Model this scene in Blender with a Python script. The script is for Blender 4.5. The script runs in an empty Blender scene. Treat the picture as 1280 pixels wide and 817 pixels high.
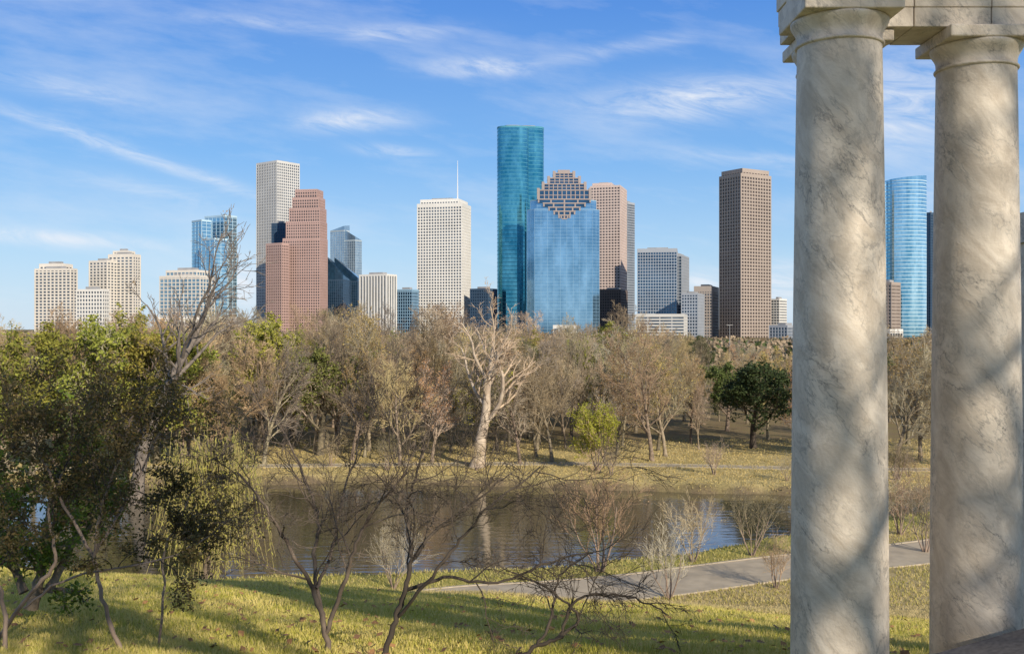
import bpy, math, random
import numpy as np
from mathutils import Vector, Matrix
sc=bpy.context.scene
R=math.radians
FP=1280.0; HOR=410.0
def X(px,d): return (px-640)/FP*d
def Z(py,d): return (HOR-py)/FP*d
SUN_AZ=31; SUN_EL=25
# ---------------------------------------------------------------- materials
def newmat(name):
    m=bpy.data.materials.new(name); m.use_nodes=True
    return m,m.node_tree,m.node_tree.nodes['Principled BSDF']
def mat(name,c1,c2=None,scale=3.0,rough=.8,metal=0.0,bump=0.0,detail=4,island=False,objrand=0.0,spec=.3,trans=0.0,vec=None,bscale=None,hue=.045,sat=0.0):
    m,nt,b=newmat(name); N=nt.nodes; L=nt.links
    if c2 is None: c2=tuple(x*.75 for x in c1)
    tc=N.new('ShaderNodeTexCoord')
    no=N.new('ShaderNodeTexNoise'); no.inputs['Scale'].default_value=scale; no.inputs['Detail'].default_value=detail
    src=tc.outputs['Object']
    if vec:
        mp=N.new('ShaderNodeMapping'); mp.inputs['Scale'].default_value=vec; L.new(src,mp.inputs[0]); src=mp.outputs[0]
    L.new(src,no.inputs['Vector'])
    mr=N.new('ShaderNodeMapRange'); mr.inputs[1].default_value=.35; mr.inputs[2].default_value=.65
    if island:
        g=N.new('ShaderNodeNewGeometry')
        ad=N.new('ShaderNodeMath'); ad.operation='ADD'; L.new(no.outputs['Fac'],ad.inputs[0])
        s=N.new('ShaderNodeMath'); s.operation='MULTIPLY_ADD'; L.new(g.outputs['Random Per Island'],s.inputs[0]); s.inputs[1].default_value=.5; s.inputs[2].default_value=-.25
        L.new(s.outputs[0],ad.inputs[1]); L.new(ad.outputs[0],mr.inputs[0])
    else: L.new(no.outputs['Fac'],mr.inputs[0])
    mx=N.new('ShaderNodeMix'); mx.data_type='RGBA'
    mx.inputs[6].default_value=(*c1,1); mx.inputs[7].default_value=(*c2,1)
    L.new(mr.outputs[0],mx.inputs[0])
    out=mx.outputs[2]
    if objrand:
        oi=N.new('ShaderNodeObjectInfo'); hs=N.new('ShaderNodeHueSaturation')
        a=N.new('ShaderNodeMath'); a.operation='MULTIPLY_ADD'; a.inputs[1].default_value=objrand; a.inputs[2].default_value=1-objrand/2
        L.new(oi.outputs['Random'],a.inputs[0]); L.new(a.outputs[0],hs.inputs['Value'])
        def frac(k,mul,add,sock):
            f=N.new('ShaderNodeMath'); f.operation='MULTIPLY'; f.inputs[1].default_value=k; L.new(oi.outputs['Random'],f.inputs[0])
            f2=N.new('ShaderNodeMath'); f2.operation='FRACT'; L.new(f.outputs[0],f2.inputs[0])
            a2=N.new('ShaderNodeMath'); a2.operation='MULTIPLY_ADD'; a2.inputs[1].default_value=mul; a2.inputs[2].default_value=add
            L.new(f2.outputs[0],a2.inputs[0]); L.new(a2.outputs[0],sock)
        frac(7.3,hue,.5-hue*.33,hs.inputs['Hue'])
        if sat: frac(13.7,sat,1-sat*.6,hs.inputs['Saturation'])
        L.new(out,hs.inputs['Color']); out=hs.outputs[0]
    L.new(out,b.inputs['Base Color'])
    b.inputs['Roughness'].default_value=rough; b.inputs['Metallic'].default_value=metal
    b.inputs['Specular IOR Level'].default_value=spec
    if bump:
        n2=N.new('ShaderNodeTexNoise'); n2.inputs['Scale'].default_value=bscale or scale*6; n2.inputs['Detail'].default_value=6
        L.new(src,n2.inputs['Vector'])
        bp=N.new('ShaderNodeBump'); bp.inputs['Strength'].default_value=bump; bp.inputs['Distance'].default_value=.02
        L.new(n2.outputs['Fac'],bp.inputs['Height']); L.new(bp.outputs[0],b.inputs['Normal'])
    if trans:
        tr=N.new('ShaderNodeBsdfTranslucent'); L.new(out,tr.inputs[0]); ms=N.new('ShaderNodeMixShader'); ms.inputs[0].default_value=trans
        o=[n for n in N if n.type=='OUTPUT_MATERIAL'][0]
        L.new(b.outputs[0],ms.inputs[1]); L.new(tr.outputs[0],ms.inputs[2]); L.new(ms.outputs[0],o.inputs[0])
    return m
def glassmat(name,col,col2,fh=4.0,bw=3.0,metal=.5,rough=.12,var=.5,vz=1.0):
    m,nt,b=newmat(name); N=nt.nodes; L=nt.links
    tc=N.new('ShaderNodeTexCoord'); mp=N.new('ShaderNodeMapping'); mp.inputs['Scale'].default_value=(1/bw,1/bw,1/fh)
    L.new(tc.outputs['Object'],mp.inputs[0])
    fl=N.new('ShaderNodeVectorMath'); fl.operation='FLOOR'; L.new(mp.outputs[0],fl.inputs[0])
    wn=N.new('ShaderNodeTexWhiteNoise'); L.new(fl.outputs[0],wn.inputs['Vector'])
    mp2=N.new('ShaderNodeMapping'); mp2.inputs['Scale'].default_value=(1,1,vz); L.new(tc.outputs['Object'],mp2.inputs[0])
    no=N.new('ShaderNodeTexNoise'); no.inputs['Scale'].default_value=.025 if vz==1 else .06; no.inputs['Detail'].default_value=3; L.new(mp2.outputs[0],no.inputs['Vector'])
    a=N.new('ShaderNodeMath'); a.operation='MULTIPLY_ADD'; a.inputs[1].default_value=var; L.new(wn.outputs['Value'],a.inputs[0])
    b2=N.new('ShaderNodeMath'); b2.operation='MULTIPLY_ADD'; b2.inputs[1].default_value=2.4; b2.inputs[2].default_value=-.9-var*.3; L.new(no.outputs['Fac'],b2.inputs[0])
    L.new(b2.outputs[0],a.inputs[2]); a.use_clamp=True
    mx=N.new('ShaderNodeMix'); mx.data_type='RGBA'; mx.inputs[6].default_value=(*col,1); mx.inputs[7].default_value=(*col2,1)
    L.new(a.outputs[0],mx.inputs[0]); L.new(mx.outputs[2],b.inputs['Base Color'])
    b.inputs['Roughness'].default_value=rough; b.inputs['Metallic'].default_value=metal
    return m
# ---------------------------------------------------------------- mesh helpers
class Buf:
    def __init__(s): s.V=[]; s.F=[]; s.M=[]
    def quad(s,a,b,c,d,m=0):
        n=len(s.V); s.V+=[a,b,c,d]; s.F.append((n,n+1,n+2,n+3)); s.M.append(m)
    def prism(s,poly,z0,z1,m=0,mt=None):
        n=len(s.V); k=len(poly)
        s.V+=[(p[0],p[1],z0) for p in poly]+[(p[0],p[1],z1) for p in poly]
        for i in range(k):
            j=(i+1)%k; s.F.append((n+i,n+j,n+k+j,n+k+i)); s.M.append(m)
        s.F.append(tuple(n+k+i for i in range(k))); s.M.append(m if mt is None else mt)
        s.F.append(tuple(n+k-1-i for i in range(k))); s.M.append(m)
    def tube(s,pts,rad,n=6,m=0,cap=True):
        b=len(s.V); K=len(pts); ref=None
        for i,p in enumerate(pts):
            t=(pts[min(i+1,K-1)]-pts[max(i-1,0)])
            if t.length<1e-9: t=Vector((0,0,1))
            t.normalize()
            if ref is None:
                ref=Vector((1,0,0)) if abs(t.x)<.8 else Vector((0,1,0))
            u=t.cross(ref); u.normalize(); w=u.cross(t)
            r=rad[i]
            for k in range(n):
                a=2*math.pi*k/n
                q=p+u*(r*math.cos(a))+w*(r*math.sin(a)); s.V.append((q.x,q.y,q.z))
            ref=w
        for i in range(K-1):
            for k in range(n):
                k2=(k+1)%n
                s.F.append((b+i*n+k,b+i*n+k2,b+(i+1)*n+k2,b+(i+1)*n+k)); s.M.append(m)
    def mesh(s,name,mats,smooth=False):
        me=bpy.data.meshes.new(name); me.from_pydata(s.V,[],s.F)
        for m in mats: me.materials.append(m)
        if len(mats)>1: me.polygons.foreach_set('material_index',s.M)
        if smooth: me.polygons.foreach_set('use_smooth',[True]*len(s.F))
        me.update(); return me
def obj(name,me,parent=None,loc=(0,0,0)):
    o=bpy.data.objects.new(name,me); sc.collection.objects.link(o)
    o.location=loc
    if parent: o.parent=parent
    return o
def empty(name,loc=(0,0,0)):
    o=bpy.data.objects.new(name,None); o.empty_display_size=.5; sc.collection.objects.link(o); o.location=loc; return o
def tag(o,label,cat,group=None,kind=None):
    o['label']=label; o['category']=cat
    if group: o['group']=group
    if kind: o['kind']=kind
# ---------------------------------------------------------------- terrain
def interp(x,xs,ys): return np.interp(x,xs,ys)
NB=([-80,-45,-30,-19,-13.7,-9,-3,2.3,8.4,13.3,20.7,28,40,48],[58,50,47.6,46.6,46.6,47.2,48.0,49.0,51.5,54.9,60.2,65,73,80])
FB=([-80,-60,-30,-12,0,8,15,25,33,48],[66,72,78,80,78.5,76.5,75,73.5,74,74])
def sst(t):
    t=np.clip(t,0,1); return t*t*(3-2*t)
def height(x,y):
    x=np.asarray(x,float); y=np.asarray(y,float)
    zc=-4.8-.06*np.clip(x,-16,9)
    near=np.where(y<6,-1.7-.4*sst((y+4)/10), -2.1+(zc+2.1)*(y-6)/12)
    t=np.clip((y-18)/24,0,1)
    hill=zc+(-11.4-zc)*(t*.82+sst(t)*.18)
    z=np.where(y<18,near,hill)
    z=np.where(y>=42,-11.4,z)
    z=np.where(y>92,np.interp(y,[92,150,260,600,9000],[-11.4,-11.2,-11.4,-14,-14]),z)
    wob=.5*np.sin(x*.8)+.35*np.sin(x*2.1+1)
    d=np.minimum(y-interp(x,*NB)+wob*.3,interp(x,*FB)-y+wob*.4)
    z=z-1.7*sst(d/2.0)
    z=z+.05*np.sin(x*1.3+y*.7)*np.cos(y*.9-x*.4)*np.clip((y-4)/4,0,1)*(d<0)*(y<40)
    return z
def gz(x,y): return float(height(x,y))
ys=np.concatenate([np.arange(-60,0,3),np.arange(0,40,.6),np.arange(40,92,.4),np.arange(92,140,2),np.geomspace(140,9000,50)])
tt=np.linspace(-1,1,260)
TX=np.array([t*(62+max(y-60,0)*1.3) for y in ys for t in tt]); TY=np.repeat(ys,len(tt)); TZ=height(TX,TY)
nc=len(tt); nr=len(ys)
idx=np.arange(nr*nc).reshape(nr,nc)
F=np.stack([idx[:-1,:-1],idx[:-1,1:],idx[1:,1:],idx[1:,:-1]],-1).reshape(-1,4)
me=bpy.data.meshes.new('ground'); me.vertices.add(nr*nc); me.vertices.foreach_set('co',np.stack([TX,TY,TZ],-1).ravel())
me.loops.add(F.size); me.polygons.add(len(F)); me.loops.foreach_set('vertex_index',F.ravel()); me.polygons.foreach_set('loop_start',np.arange(0,F.size,4)); me.update(calc_edges=True); me.validate()
me.polygons.foreach_set('use_smooth',[True]*len(F))
def zonecol(x,y):
    c=np.zeros((len(x),4)); c[:,3]=1
    lawn=np.array([.40,.35,.09]); tan=np.array([.48,.38,.20]); bank=np.array([.38,.35,.10]); mead=np.array([.54,.43,.20]); lit=np.array([.24,.18,.10]); mud=np.array([.17,.13,.08])
    w=sst((y-17)/4)[:,None]; col=lawn*(1-w)+tan*w
    d1=y-interp(x,*NB); w=(sst((d1+3.2)/.8))[:,None]; col=col*(1-w)+bank*w
    w=sst((y-66)/4)[:,None]; col=col*(1-w)+mead*w
    w=sst((y-93)/12)[:,None]; col=col*(1-w)+lit*w
    d=np.minimum(d1,interp(x,*FB)-y); w=sst((d+.1)/.5)[:,None]; col=col*(1-w)+mud*w
    c[:,:3]=col; return c
ca=me.color_attributes.new('zone','FLOAT_COLOR','POINT'); ca.data.foreach_set('color',zonecol(TX,TY).ravel())
m,nt,b=newmat('ground_grass'); N=nt.nodes; L=nt.links
at=N.new('ShaderNodeAttribute'); at.attribute_name='zone'
tc=N.new('ShaderNodeTexCoord')
n1=N.new('ShaderNodeTexNoise'); n1.inputs['Scale'].default_value=.35; n1.inputs['Detail'].default_value=8; n1.inputs['Roughness'].default_value=.65
n2=N.new('ShaderNodeTexNoise'); n2.inputs['Scale'].default_value=9; n2.inputs['Detail'].default_value=6
L.new(tc.outputs['Object'],n1.inputs['Vector']); L.new(tc.outputs['Object'],n2.inputs['Vector'])
r1=N.new('ShaderNodeMapRange'); r1.inputs[1].default_value=.45; r1.inputs[2].default_value=.68; L.new(n1.outputs['Fac'],r1.inputs[0])
mx=N.new('ShaderNodeMix'); mx.data_type='RGBA'; mx.inputs[7].default_value=(.26,.22,.085,1)
mm=N.new('ShaderNodeMath'); mm.operation='MULTIPLY'; mm.inputs[1].default_value=.6; L.new(r1.outputs[0],mm.inputs[0]); L.new(mm.outputs[0],mx.inputs[0]); L.new(at.outputs['Color'],mx.inputs[6])
mu=N.new('ShaderNodeMix'); mu.data_type='RGBA'; mu.blend_type='MULTIPLY'; mu.inputs[0].default_value=1
r2=N.new('ShaderNodeMapRange'); r2.inputs[1].default_value=.3; r2.inputs[2].default_value=.7; r2.inputs[3].default_value=.7; r2.inputs[4].default_value=1.2; L.new(n2.outputs['Fac'],r2.inputs[0])
L.new(mx.outputs[2],mu.inputs[6]); L.new(r2.outputs[0],mu.inputs[7]); L.new(mu.outputs[2],b.inputs['Base Color'])
b.inputs['Roughness'].default_value=.95; b.inputs['Specular IOR Level'].default_value=.1
bp=N.new('ShaderNodeBump'); bp.inputs['Strength'].default_value=.35; bp.inputs['Distance'].default_value=.06; L.new(n2.outputs['Fac'],bp.inputs['Height']); L.new(bp.outputs[0],b.inputs['Normal'])
me.materials.append(m); g=obj('ground',me); tag(g,'grassy hillside and parkland around a pond','ground',kind='structure')
# water
m,nt,b=newmat('pond_water'); N=nt.nodes; L=nt.links
b.inputs['Base Color'].default_value=(.10,.085,.05,1); b.inputs['Roughness'].default_value=.02; b.inputs['IOR'].default_value=2.0
tc=N.new('ShaderNodeTexCoord'); mp=N.new('ShaderNodeMapping'); mp.inputs['Scale'].default_value=(.45,1.8,1); n=N.new('ShaderNodeTexNoise'); n.inputs['Scale'].default_value=1.0; n.inputs['Detail'].default_value=3
L.new(tc.outputs['Object'],mp.inputs[0]); L.new(mp.outputs[0],n.inputs['Vector']); bp=N.new('ShaderNodeBump'); bp.inputs['Strength'].default_value=.45; bp.inputs['Distance'].default_value=.05
L.new(n.outputs['Fac'],bp.inputs['Height']); L.new(bp.outputs[0],b.inputs['Normal'])
B=Buf(); B.quad((-90,44,-12),(60,44,-12),(60,90,-12),(-90,90,-12)); w=obj('water',B.mesh('water',[m])); tag(w,'murky green-brown pond reflecting trees and sky','water',kind='structure')
# paths
concrete=mat('path_concrete',(.50,.42,.31),(.38,.32,.24),1.2,.9,bump=.3)
kerbm=mat('kerb_concrete',(.50,.43,.33),None,3,.9)
dirt=mat('far_path_gravel',(.42,.37,.29),(.33,.28,.20),1.5,.95)
def strip(name,pts,w,label,dz=.03,ms=None):
    B=Buf(); P=[]
    pp=[Vector((a,b_,0)) for a,b_ in pts]
    for i in range(len(pp)-1):
        for k in range(10):
            t=k/10; p0=pp[max(i-1,0)];p1=pp[i];p2=pp[i+1];p3=pp[min(i+2,len(pp)-1)]
            P.append(.5*((2*p1)+(p2-p0)*t+(2*p0-5*p1+4*p2-p3)*t*t+(3*p1-p0-3*p2+p3)*t**3))
    P.append(pp[-1]); rows=[]
    for i,p in enumerate(P):
        t=(P[min(i+1,len(P)-1)]-P[max(i-1,0)]).normalized(); nn=Vector((-t.y,t.x,0))
        row=[]
        for s,h in ((-w/2-.13,-.3),(-w/2-.12,dz+.04),(-w/2,dz+.04),(-w/2+.001,dz),(w/2-.001,dz),(w/2,dz+.04),(w/2+.12,dz+.04),(w/2+.13,-.3)):
            q=p+nn*s; row.append((q.x,q.y,-11.4+h))
        rows.append(row)
    for a,c in zip(rows[:-1],rows[1:]):
        for k in range(7): B.quad(a[k],c[k],c[k+1],a[k+1],0 if k==3 else 1)
    o=obj(name,B.mesh(name,ms or [concrete,kerbm])); tag(o,label,'path',kind='structure')
pc=[(-8,35),(-6,39.5),(-2.6,42.8),(2,44.0),(6,45.4),(9,46.9),(14,49.3),(21.4,52.3),(32,58),(45,66)]
strip('path',pc,3.9,'pale concrete path curving beside the pond')
strip('path',[(-60,79),(-30,83.5),(-8,85.5),(4,86),(15,84.6),(25,83),(45,81.5)],1.5,'narrow gravel path on the far bank',.02,[dirt,dirt])
# ---------------------------------------------------------------- grass blades
def blades(name,label,n,y0,y1,x0,x1,hh,ww,c1,c2,seed=1,minz=None):
    rg=np.random.default_rng(seed)
    y=y0*np.exp(rg.random(n)*math.log(y1/y0)); t=rg.random(n)*(x1-x0)+x0; x=t*y
    z=height(x,y)
    if minz is not None:
        cyx=np.interp(x,[p[0] for p in pc],[p[1] for p in pc]); k=(z>minz)&(np.abs(y-cyx)>2.25); x=x[k];y=y[k];z=z[k]; n=len(x)
    p=.5+.5*np.sin(x*1.9+np.sin(y*2.3)*1.5)*np.sin(y*1.7+np.cos(x*2.1))
    h=hh*(.5+.9*rg.random(n))*(.75+.5*p); w=ww*(.7+.6*rg.random(n))*(y/y0)**.5
    a=rg.random(n)*math.pi; dx=np.cos(a)*w/2; dy=np.sin(a)*w/2
    lx=rg.normal(0,.45,n)*h; ly=rg.normal(0,.45,n)*h
    V=np.empty((n,3,3)); V[:,0]=np.stack([x-dx,y-dy,z-.01],-1); V[:,1]=np.stack([x+dx,y+dy,z-.01],-1); V[:,2]=np.stack([x+lx,y+ly,z+h],-1)
    me=bpy.data.meshes.new(name); me.vertices.add(n*3); me.vertices.foreach_set('co',V.ravel())
    me.loops.add(n*3); me.polygons.add(n); me.loops.foreach_set('vertex_index',np.arange(n*3)); me.polygons.foreach_set('loop_start',np.arange(0,n*3,3)); me.update(calc_edges=True)
    m=mat(name+'_blade',c1,c2,1.2,.7,island=True,trans=.3); me.materials.append(m)
    o=obj(name,me); tag(o,label,'grass',kind='stuff')
blades('lawn_grass','short straw-yellow and green lawn grass on the slope',230000,7.2,22,-.62,.62,.05,.012,(.50,.47,.08),(.78,.64,.24),seed=1)
blades('dry_grass','dry tan winter grass on the lower slope',90000,20,45,-.1,.62,.07,.03,(.60,.48,.25),(.48,.40,.18),seed=2,minz=-11.5)
blades('bank_grass','tufts of green grass along the pond bank',70000,42,64,-.5,.62,.12,.05,(.42,.39,.10),(.60,.50,.22),seed=4,minz=-11.85)
blades('meadow_grass','dry golden grass on the far bank',50000,73,105,-.5,.6,.10,.12,(.62,.49,.22),(.50,.41,.17),seed=6,minz=-11.85)
B=Buf(); rr=random.Random(4)
for i in range(900):
    y=7.5*math.exp(rr.random()*1.0); x=rr.uniform(-.6,.6)*y; z=gz(x,y)+.05; s=rr.uniform(.02,.05)
    a=rr.uniform(0,6.3); u=Vector((math.cos(a),math.sin(a),rr.uniform(-.5,.5)))*s; v=Vector((-math.sin(a),math.cos(a),rr.uniform(-.3,.8)))*s*.7; p=Vector((x,y,z))
    B.quad(tuple(p-u),tuple(p-v),tuple(p+u),tuple(p+v))
o=obj('fallen_leaves',B.mesh('fallen_leaves',[mat('fallen_leaf',(.42,.22,.09),(.26,.14,.07),3,.8,island=True)])); tag(o,'dry brown leaves scattered on the lawn','leaves',kind='stuff')
# ---------------------------------------------------------------- trees
def rdir(rg): 
    while 1:
        v=Vector((rg.uniform(-1,1),rg.uniform(-1,1),rg.uniform(-1,1)))
        if .05<v.length<1: return v.normalized()
def grow(rg,p,d,L_,r,lvl,S,T,C,tips):
    ns=S['nseg'][lvl]; pts=[p.copy()]; ds=[d.copy()]; d=d.copy()
    for i in range(ns):
        d=(d+rdir(rg)*S['wob'][lvl]+Vector((0,0,S['up'][lvl]))).normalized()
        p=p+d*(L_/ns); pts.append(p); ds.append(d)
    tip=S['tip'][lvl]
    rad=[r*(1-(1-tip)*i/ns) for i in range(ns+1)]
    if lvl==0: rad[0]*=1.35
    (T if lvl<=S['tl'] else C).tube(pts,rad,S['sides'][lvl])
    if lvl>=S['leaflvl']:
        for q in pts[1:]: tips.append((q,d))
    if lvl>=S['max']: return
    n=S['n'][lvl]
    for k in range(n):
        t=S['tmin'][lvl]+(1-S['tmin'][lvl])*((k+rg.random())/n)
        f=t*ns; i=min(int(f),ns-1); q=pts[i].lerp(pts[i+1],f-i); dd=ds[i+1]
        side=dd.cross(rdir(rg)); side.normalize()
        if lvl==0:
            az=k*2.4+rg.uniform(-.5,.5); side=(Vector((math.cos(az),math.sin(az),0))); side=(side-dd*side.dot(dd)).normalized()
        a=R(S['ang'][lvl]*rg.uniform(.7,1.25))*(1-.35*t)
        nd=dd*math.cos(a)+side*math.sin(a)
        LL=L_*S['ratio'][lvl]*rg.uniform(.7,1.2)*(1.15-.5*t if S.get('cone',1) else 1)
        rad_=rad[i]*S['rr'][lvl]
        grow(rg,q,nd,LL,max(rad_,S['rmin']),lvl+1,S,T,C,tips)
def addleaves(rg,C,tips,prob,k,sd,size,m=1):
    for q,d in tips:
        if rg.random()>prob: continue
        for j in range(k):
            c=q+rdir(rg)*(rg.random()*sd); u=rdir(rg); v=u.cross(rdir(rg)).normalized(); s=size*rg.uniform(.6,1.3); 
            a=c-u*s; b_=c+v*s*.5; e=c+u*s; f=c-v*s*.5
            C.quad(tuple(a),tuple(b_),tuple(e),tuple(f),m)
BARE=dict(nseg=[8,6,4,3,2],wob=[.12,.22,.25,.3,.3],up=[.04,.08,.06,.04,.02],n=[13,8,5,5],ratio=[.52,.5,.52,.66],ang=[50,45,45,45],rr=[.55,.55,.55,.6],tip=[.25,.3,.35,.4,.5],sides=[8,5,4,3,3],tmin=[.22,.2,.2,.15],max=4,tl=1,leaflvl=4,rmin=.012)
bark_br=mat('bark_grey_brown',(.30,.235,.17),(.14,.11,.08),4,.9,objrand=.7)
twig_br=mat('twig_tan_brown',(.47,.36,.235),(.28,.215,.145),1.0,.9,objrand=.9,spec=.1,hue=.05,sat=.7)
leaf_br=mat('leaf_dry_tan',(.56,.42,.24),(.40,.28,.16),1.0,.8,island=True,objrand=.5,trans=.25,spec=.1)
leaf_rs=mat('leaf_dry_gold',(.58,.39,.17),(.40,.24,.11),1.0,.8,island=True,objrand=.5,trans=.25,spec=.1,hue=.05)
leaf_gd=mat('leaf_yellow_olive',(.42,.38,.08),(.24,.24,.055),.8,.8,island=True,objrand=.3,trans=.3,spec=.1)
leaf_gr=mat('leaf_dark_green',(.10,.125,.042),(.045,.065,.024),.8,.7,island=True,objrand=.3,trans=.2)
leaf_ol=mat('leaf_soft_olive',(.20,.22,.06),(.10,.12,.035),.8,.7,island=True,objrand=.3,trans=.25)
leaf_lg=mat('leaf_bright_green',(.46,.45,.06),(.28,.30,.04),.8,.6,island=True,trans=.35)
bark_wh=mat('bark_pale_cottonwood',(.58,.48,.37),(.37,.29,.22),2,.9,bump=.4)
bark_gy=mat('bark_grey',(.24,.20,.165),(.12,.10,.085),4,.9)
bark_dk=mat('bark_dark',(.10,.078,.06),(.045,.036,.028),5,.85)
bark_pk=mat('bark_smooth_pinkish',(.36,.27,.21),(.22,.165,.13),5,.7,bump=.2)
def norm(T,C,Ht):
    zm=max(v[2] for v in C.V); k=Ht/zm
    for Q in (T,C): Q.V=[(v[0]*k,v[1]*k,v[2]*k) for v in Q.V]
def make_tree(seed,S,Ht,r0,trunkL,mats_t,mats_c,leaf=None,lean=(0,0)):
    rg=random.Random(seed); T=Buf(); C=Buf(); tips=[]
    grow(rg,Vector((0,0,-.2)),Vector((lean[0],lean[1],1)).normalized(),trunkL,r0,0,S,T,C,tips)
    if leaf: addleaves(rg,C,tips,*leaf)
    norm(T,C,Ht)
    return T.mesh('trunk',mats_t,True),C.mesh('crown',mats_c)
V={}
V['bare']=[make_tree(10+i,BARE,12,.19,8+.4*i,[bark_br],[twig_br,leaf_br],(.2,1,.25,.055)) for i in range(4)]
V['rust']=[make_tree(20+i,BARE,11.5,.19,7.5,[bark_br],[twig_br,leaf_rs],(.6,1,.3,.08)) for i in range(2)]
B2=dict(BARE); B2.update(n=[12,7,5,4],nseg=[8,6,4,2,2])
V['olive']=[make_tree(31+i,B2,10,.17,6.5,[bark_br],[twig_br,leaf_gd],(.9,2,.35,.12)) for i in range(2)]
OAK=dict(BARE); OAK.update(n=[12,7,5,4],ang=[68,50,50,50],ratio=[.75,.5,.5,.6],tmin=[.3,.25,.2,.15])
V['oak']=[make_tree(41+i,OAK,10,.25,5.5,[bark_dk],[twig_br,leaf_gr],(1,4,.5,.13)) for i in range(2)]
V['softoak']=[make_tree(44,OAK,10,.25,5.5,[bark_br],[twig_br,leaf_ol],(.85,3,.4,.12))]
CW=dict(BARE); CW.update(n=[8,6,5,4],wob=[.16,.3,.3,.3,.3],tmin=[.35,.2,.2,.15],ang=[50,45,45,45],ratio=[.6,.5,.5,.6])
V['cotton']=[make_tree(55,CW,15,.50,11,[bark_wh],[twig_br,leaf_br],(.25,1,.3,.08),(.1,0))]
BB=dict(CW); BB.update(n=[9,5,4,3],ratio=[.62,.5,.5,.6],rmin=.018)
V['bigbare']=[make_tree(58,BB,15,.34,11,[bark_gy],[bark_gy,leaf_br],(.03,1,.3,.08))]
SH_T=dict(CW); SH_T.update(n=[9,6,4,3],wob=[.10,.3,.3,.3,.3],tmin=[.3,.2,.2,.15],rmin=.02)
V['shade']=[make_tree(91+i,SH_T,15,.32,11,[bark_br],[bark_br,leaf_br],(.3,1,.4,.12)) for i in range(2)]
def make_vase(seed,Ht,n,mats_t,mats_c,leaf,r=.05,spread=.45):
    rg=random.Random(seed); T=Buf(); C=Buf(); tips=[]
    S=dict(nseg=[6,5,3,2],wob=[.16,.2,.25,.3],up=[.10,.08,.05,.03],n=[6,5,4],ratio=[.5,.5,.5],ang=[38,38,38],rr=[.6,.6,.6],tip=[.3,.35,.4,.5],sides=[6,4,3,3],tmin=[.3,.2,.2],max=3,tl=0,leaflvl=2,rmin=.008,cone=0)
    for i in range(n):
        az=i*2*math.pi/n+rg.uniform(-.4,.4); s=spread*rg.uniform(.5,1.2)
        grow(rg,Vector((math.cos(az)*.08,math.sin(az)*.08,-.1)),Vector((math.cos(az)*s,math.sin(az)*s,1)).normalized(),Ht*.62,r*rg.uniform(.7,1.1),0,S,T,C,tips)
    if leaf: addleaves(rg,C,tips,*leaf)
    norm(T,C,Ht)
    return T.mesh('trunk',mats_t,True),C.mesh('crown',mats_c)
V['vase']=[make_vase(60+i,5,6,[bark_pk],[twig_br,leaf_br],(.18,1,.15,.04)) for i in range(3)]
V['vasegreen']=[make_vase(66,5,7,[bark_pk],[twig_br,leaf_lg],(1,3,.25,.08))]
def plant(kind,x,y,h,name,label,cat='tree',group=None,rg=random.Random(1),base=None,vi=None,sx=1.0,rot=None):
    vs=V[kind]; t,c=vs[rg.randrange(len(vs)) if vi is None else vi]
    Hb={'bare':12,'rust':11.5,'olive':10,'oak':10,'softoak':10,'vase':5,'vasegreen':5}.get(kind,15)
    e=empty(name,(x,y,gz(x,y) if base is None else base)); s=h/Hb; e.scale=(s*sx,s*sx,s); e.rotation_euler=(0,0,rg.uniform(0,6.28) if rot is None else rot)
    obj('trunk',t,e); obj('crown',c,e)
    tag(e,label,cat,group); return e
rg=random.Random(77)
LB='leafless tree with tan-brown twigs on winter grass'; LR='tree holding golden-brown dried leaves beyond the pond'
GB='winter trees in the park beyond the pond'
def top_at(px,d=100):
    if d>180: return float(np.interp(px,[0,200,350,450,560,700,800,870,930,1000,1100,1200,1400],[400,398,401,400,402,407,408,420,422,422,418,412,410]))
    return float(np.interp(px,[0,200,350,450,560,700,800,870,930,1000,1100,1200,1400],[394,390,394,392,394,400,402,426,430,430,420,410,406]))
placed=[]
def scatter(n,d0,d1,p0,p1,mind,green=.06,jit=14,sx0=.8,sx1=1.1):
    c=0; tries=0
    while c<n and tries<n*30:
        tries+=1
        d=rg.uniform(d0,d1); px=rg.uniform(p0,p1); x=X(px,d)
        if any((x-a)**2+(d-b_)**2<mind*mind for a,b_ in placed): continue
        if d<104 and (880<px<1000): continue
        placed.append((x,d)); c+=1
        ty=top_at(px,d)+rg.gauss(8,jit)
        if rg.random()<.12 and px<860: ty-=rg.uniform(5,18)
        ty=max(ty,374 if px<860 else 405)
        h=Z(ty,d)-gz(x,d); h=max(6.5,min(h,19)); r=rg.random()
        if r<green: plant('olive',x,d,h*.92,'olive_leaved_tree','tree with thin yellow-olive foliage among bare trees','tree',GB,rg)
        elif r<green+.03: plant('softoak',x,d,h*.85,'live_oak_tree','soft olive-green leafy tree among bare trees','tree',GB,rg)
        elif r<.34: plant('rust',x,d,h,'brown_leaved_tree',LR,'tree',GB,rg,sx=rg.uniform(sx0,sx1))
        else: plant('bare',x,d,h,'bare_tree',LB,'tree',GB,rg,sx=rg.uniform(sx0,sx1))
scatter(34,89,102,200,880,3.4,.06,24,.7,1.0)
scatter(62,99,125,100,980,3.4,.07,16,.75,1.0)
scatter(48,118,150,-30,1400,4.2,.10,11)
scatter(46,150,190,-60,1420,5.5,.08,8,.9,1.2)
scatter(46,190,270,-80,1450,6,.05,6,.9,1.2)
plant('cotton',X(596,84),84,15.6,'cottonwood_tree','tall pale-trunked bare cottonwood leaning beside the pond',rg=rg,rot=0.0,sx=1.2,base=-11.4)
plant('bigbare',X(168,70),70,20.5,'bare_tree','tall bare grey-barked tree with crooked limbs rising above others',rg=rg,rot=2.0,base=-12.0)
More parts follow.
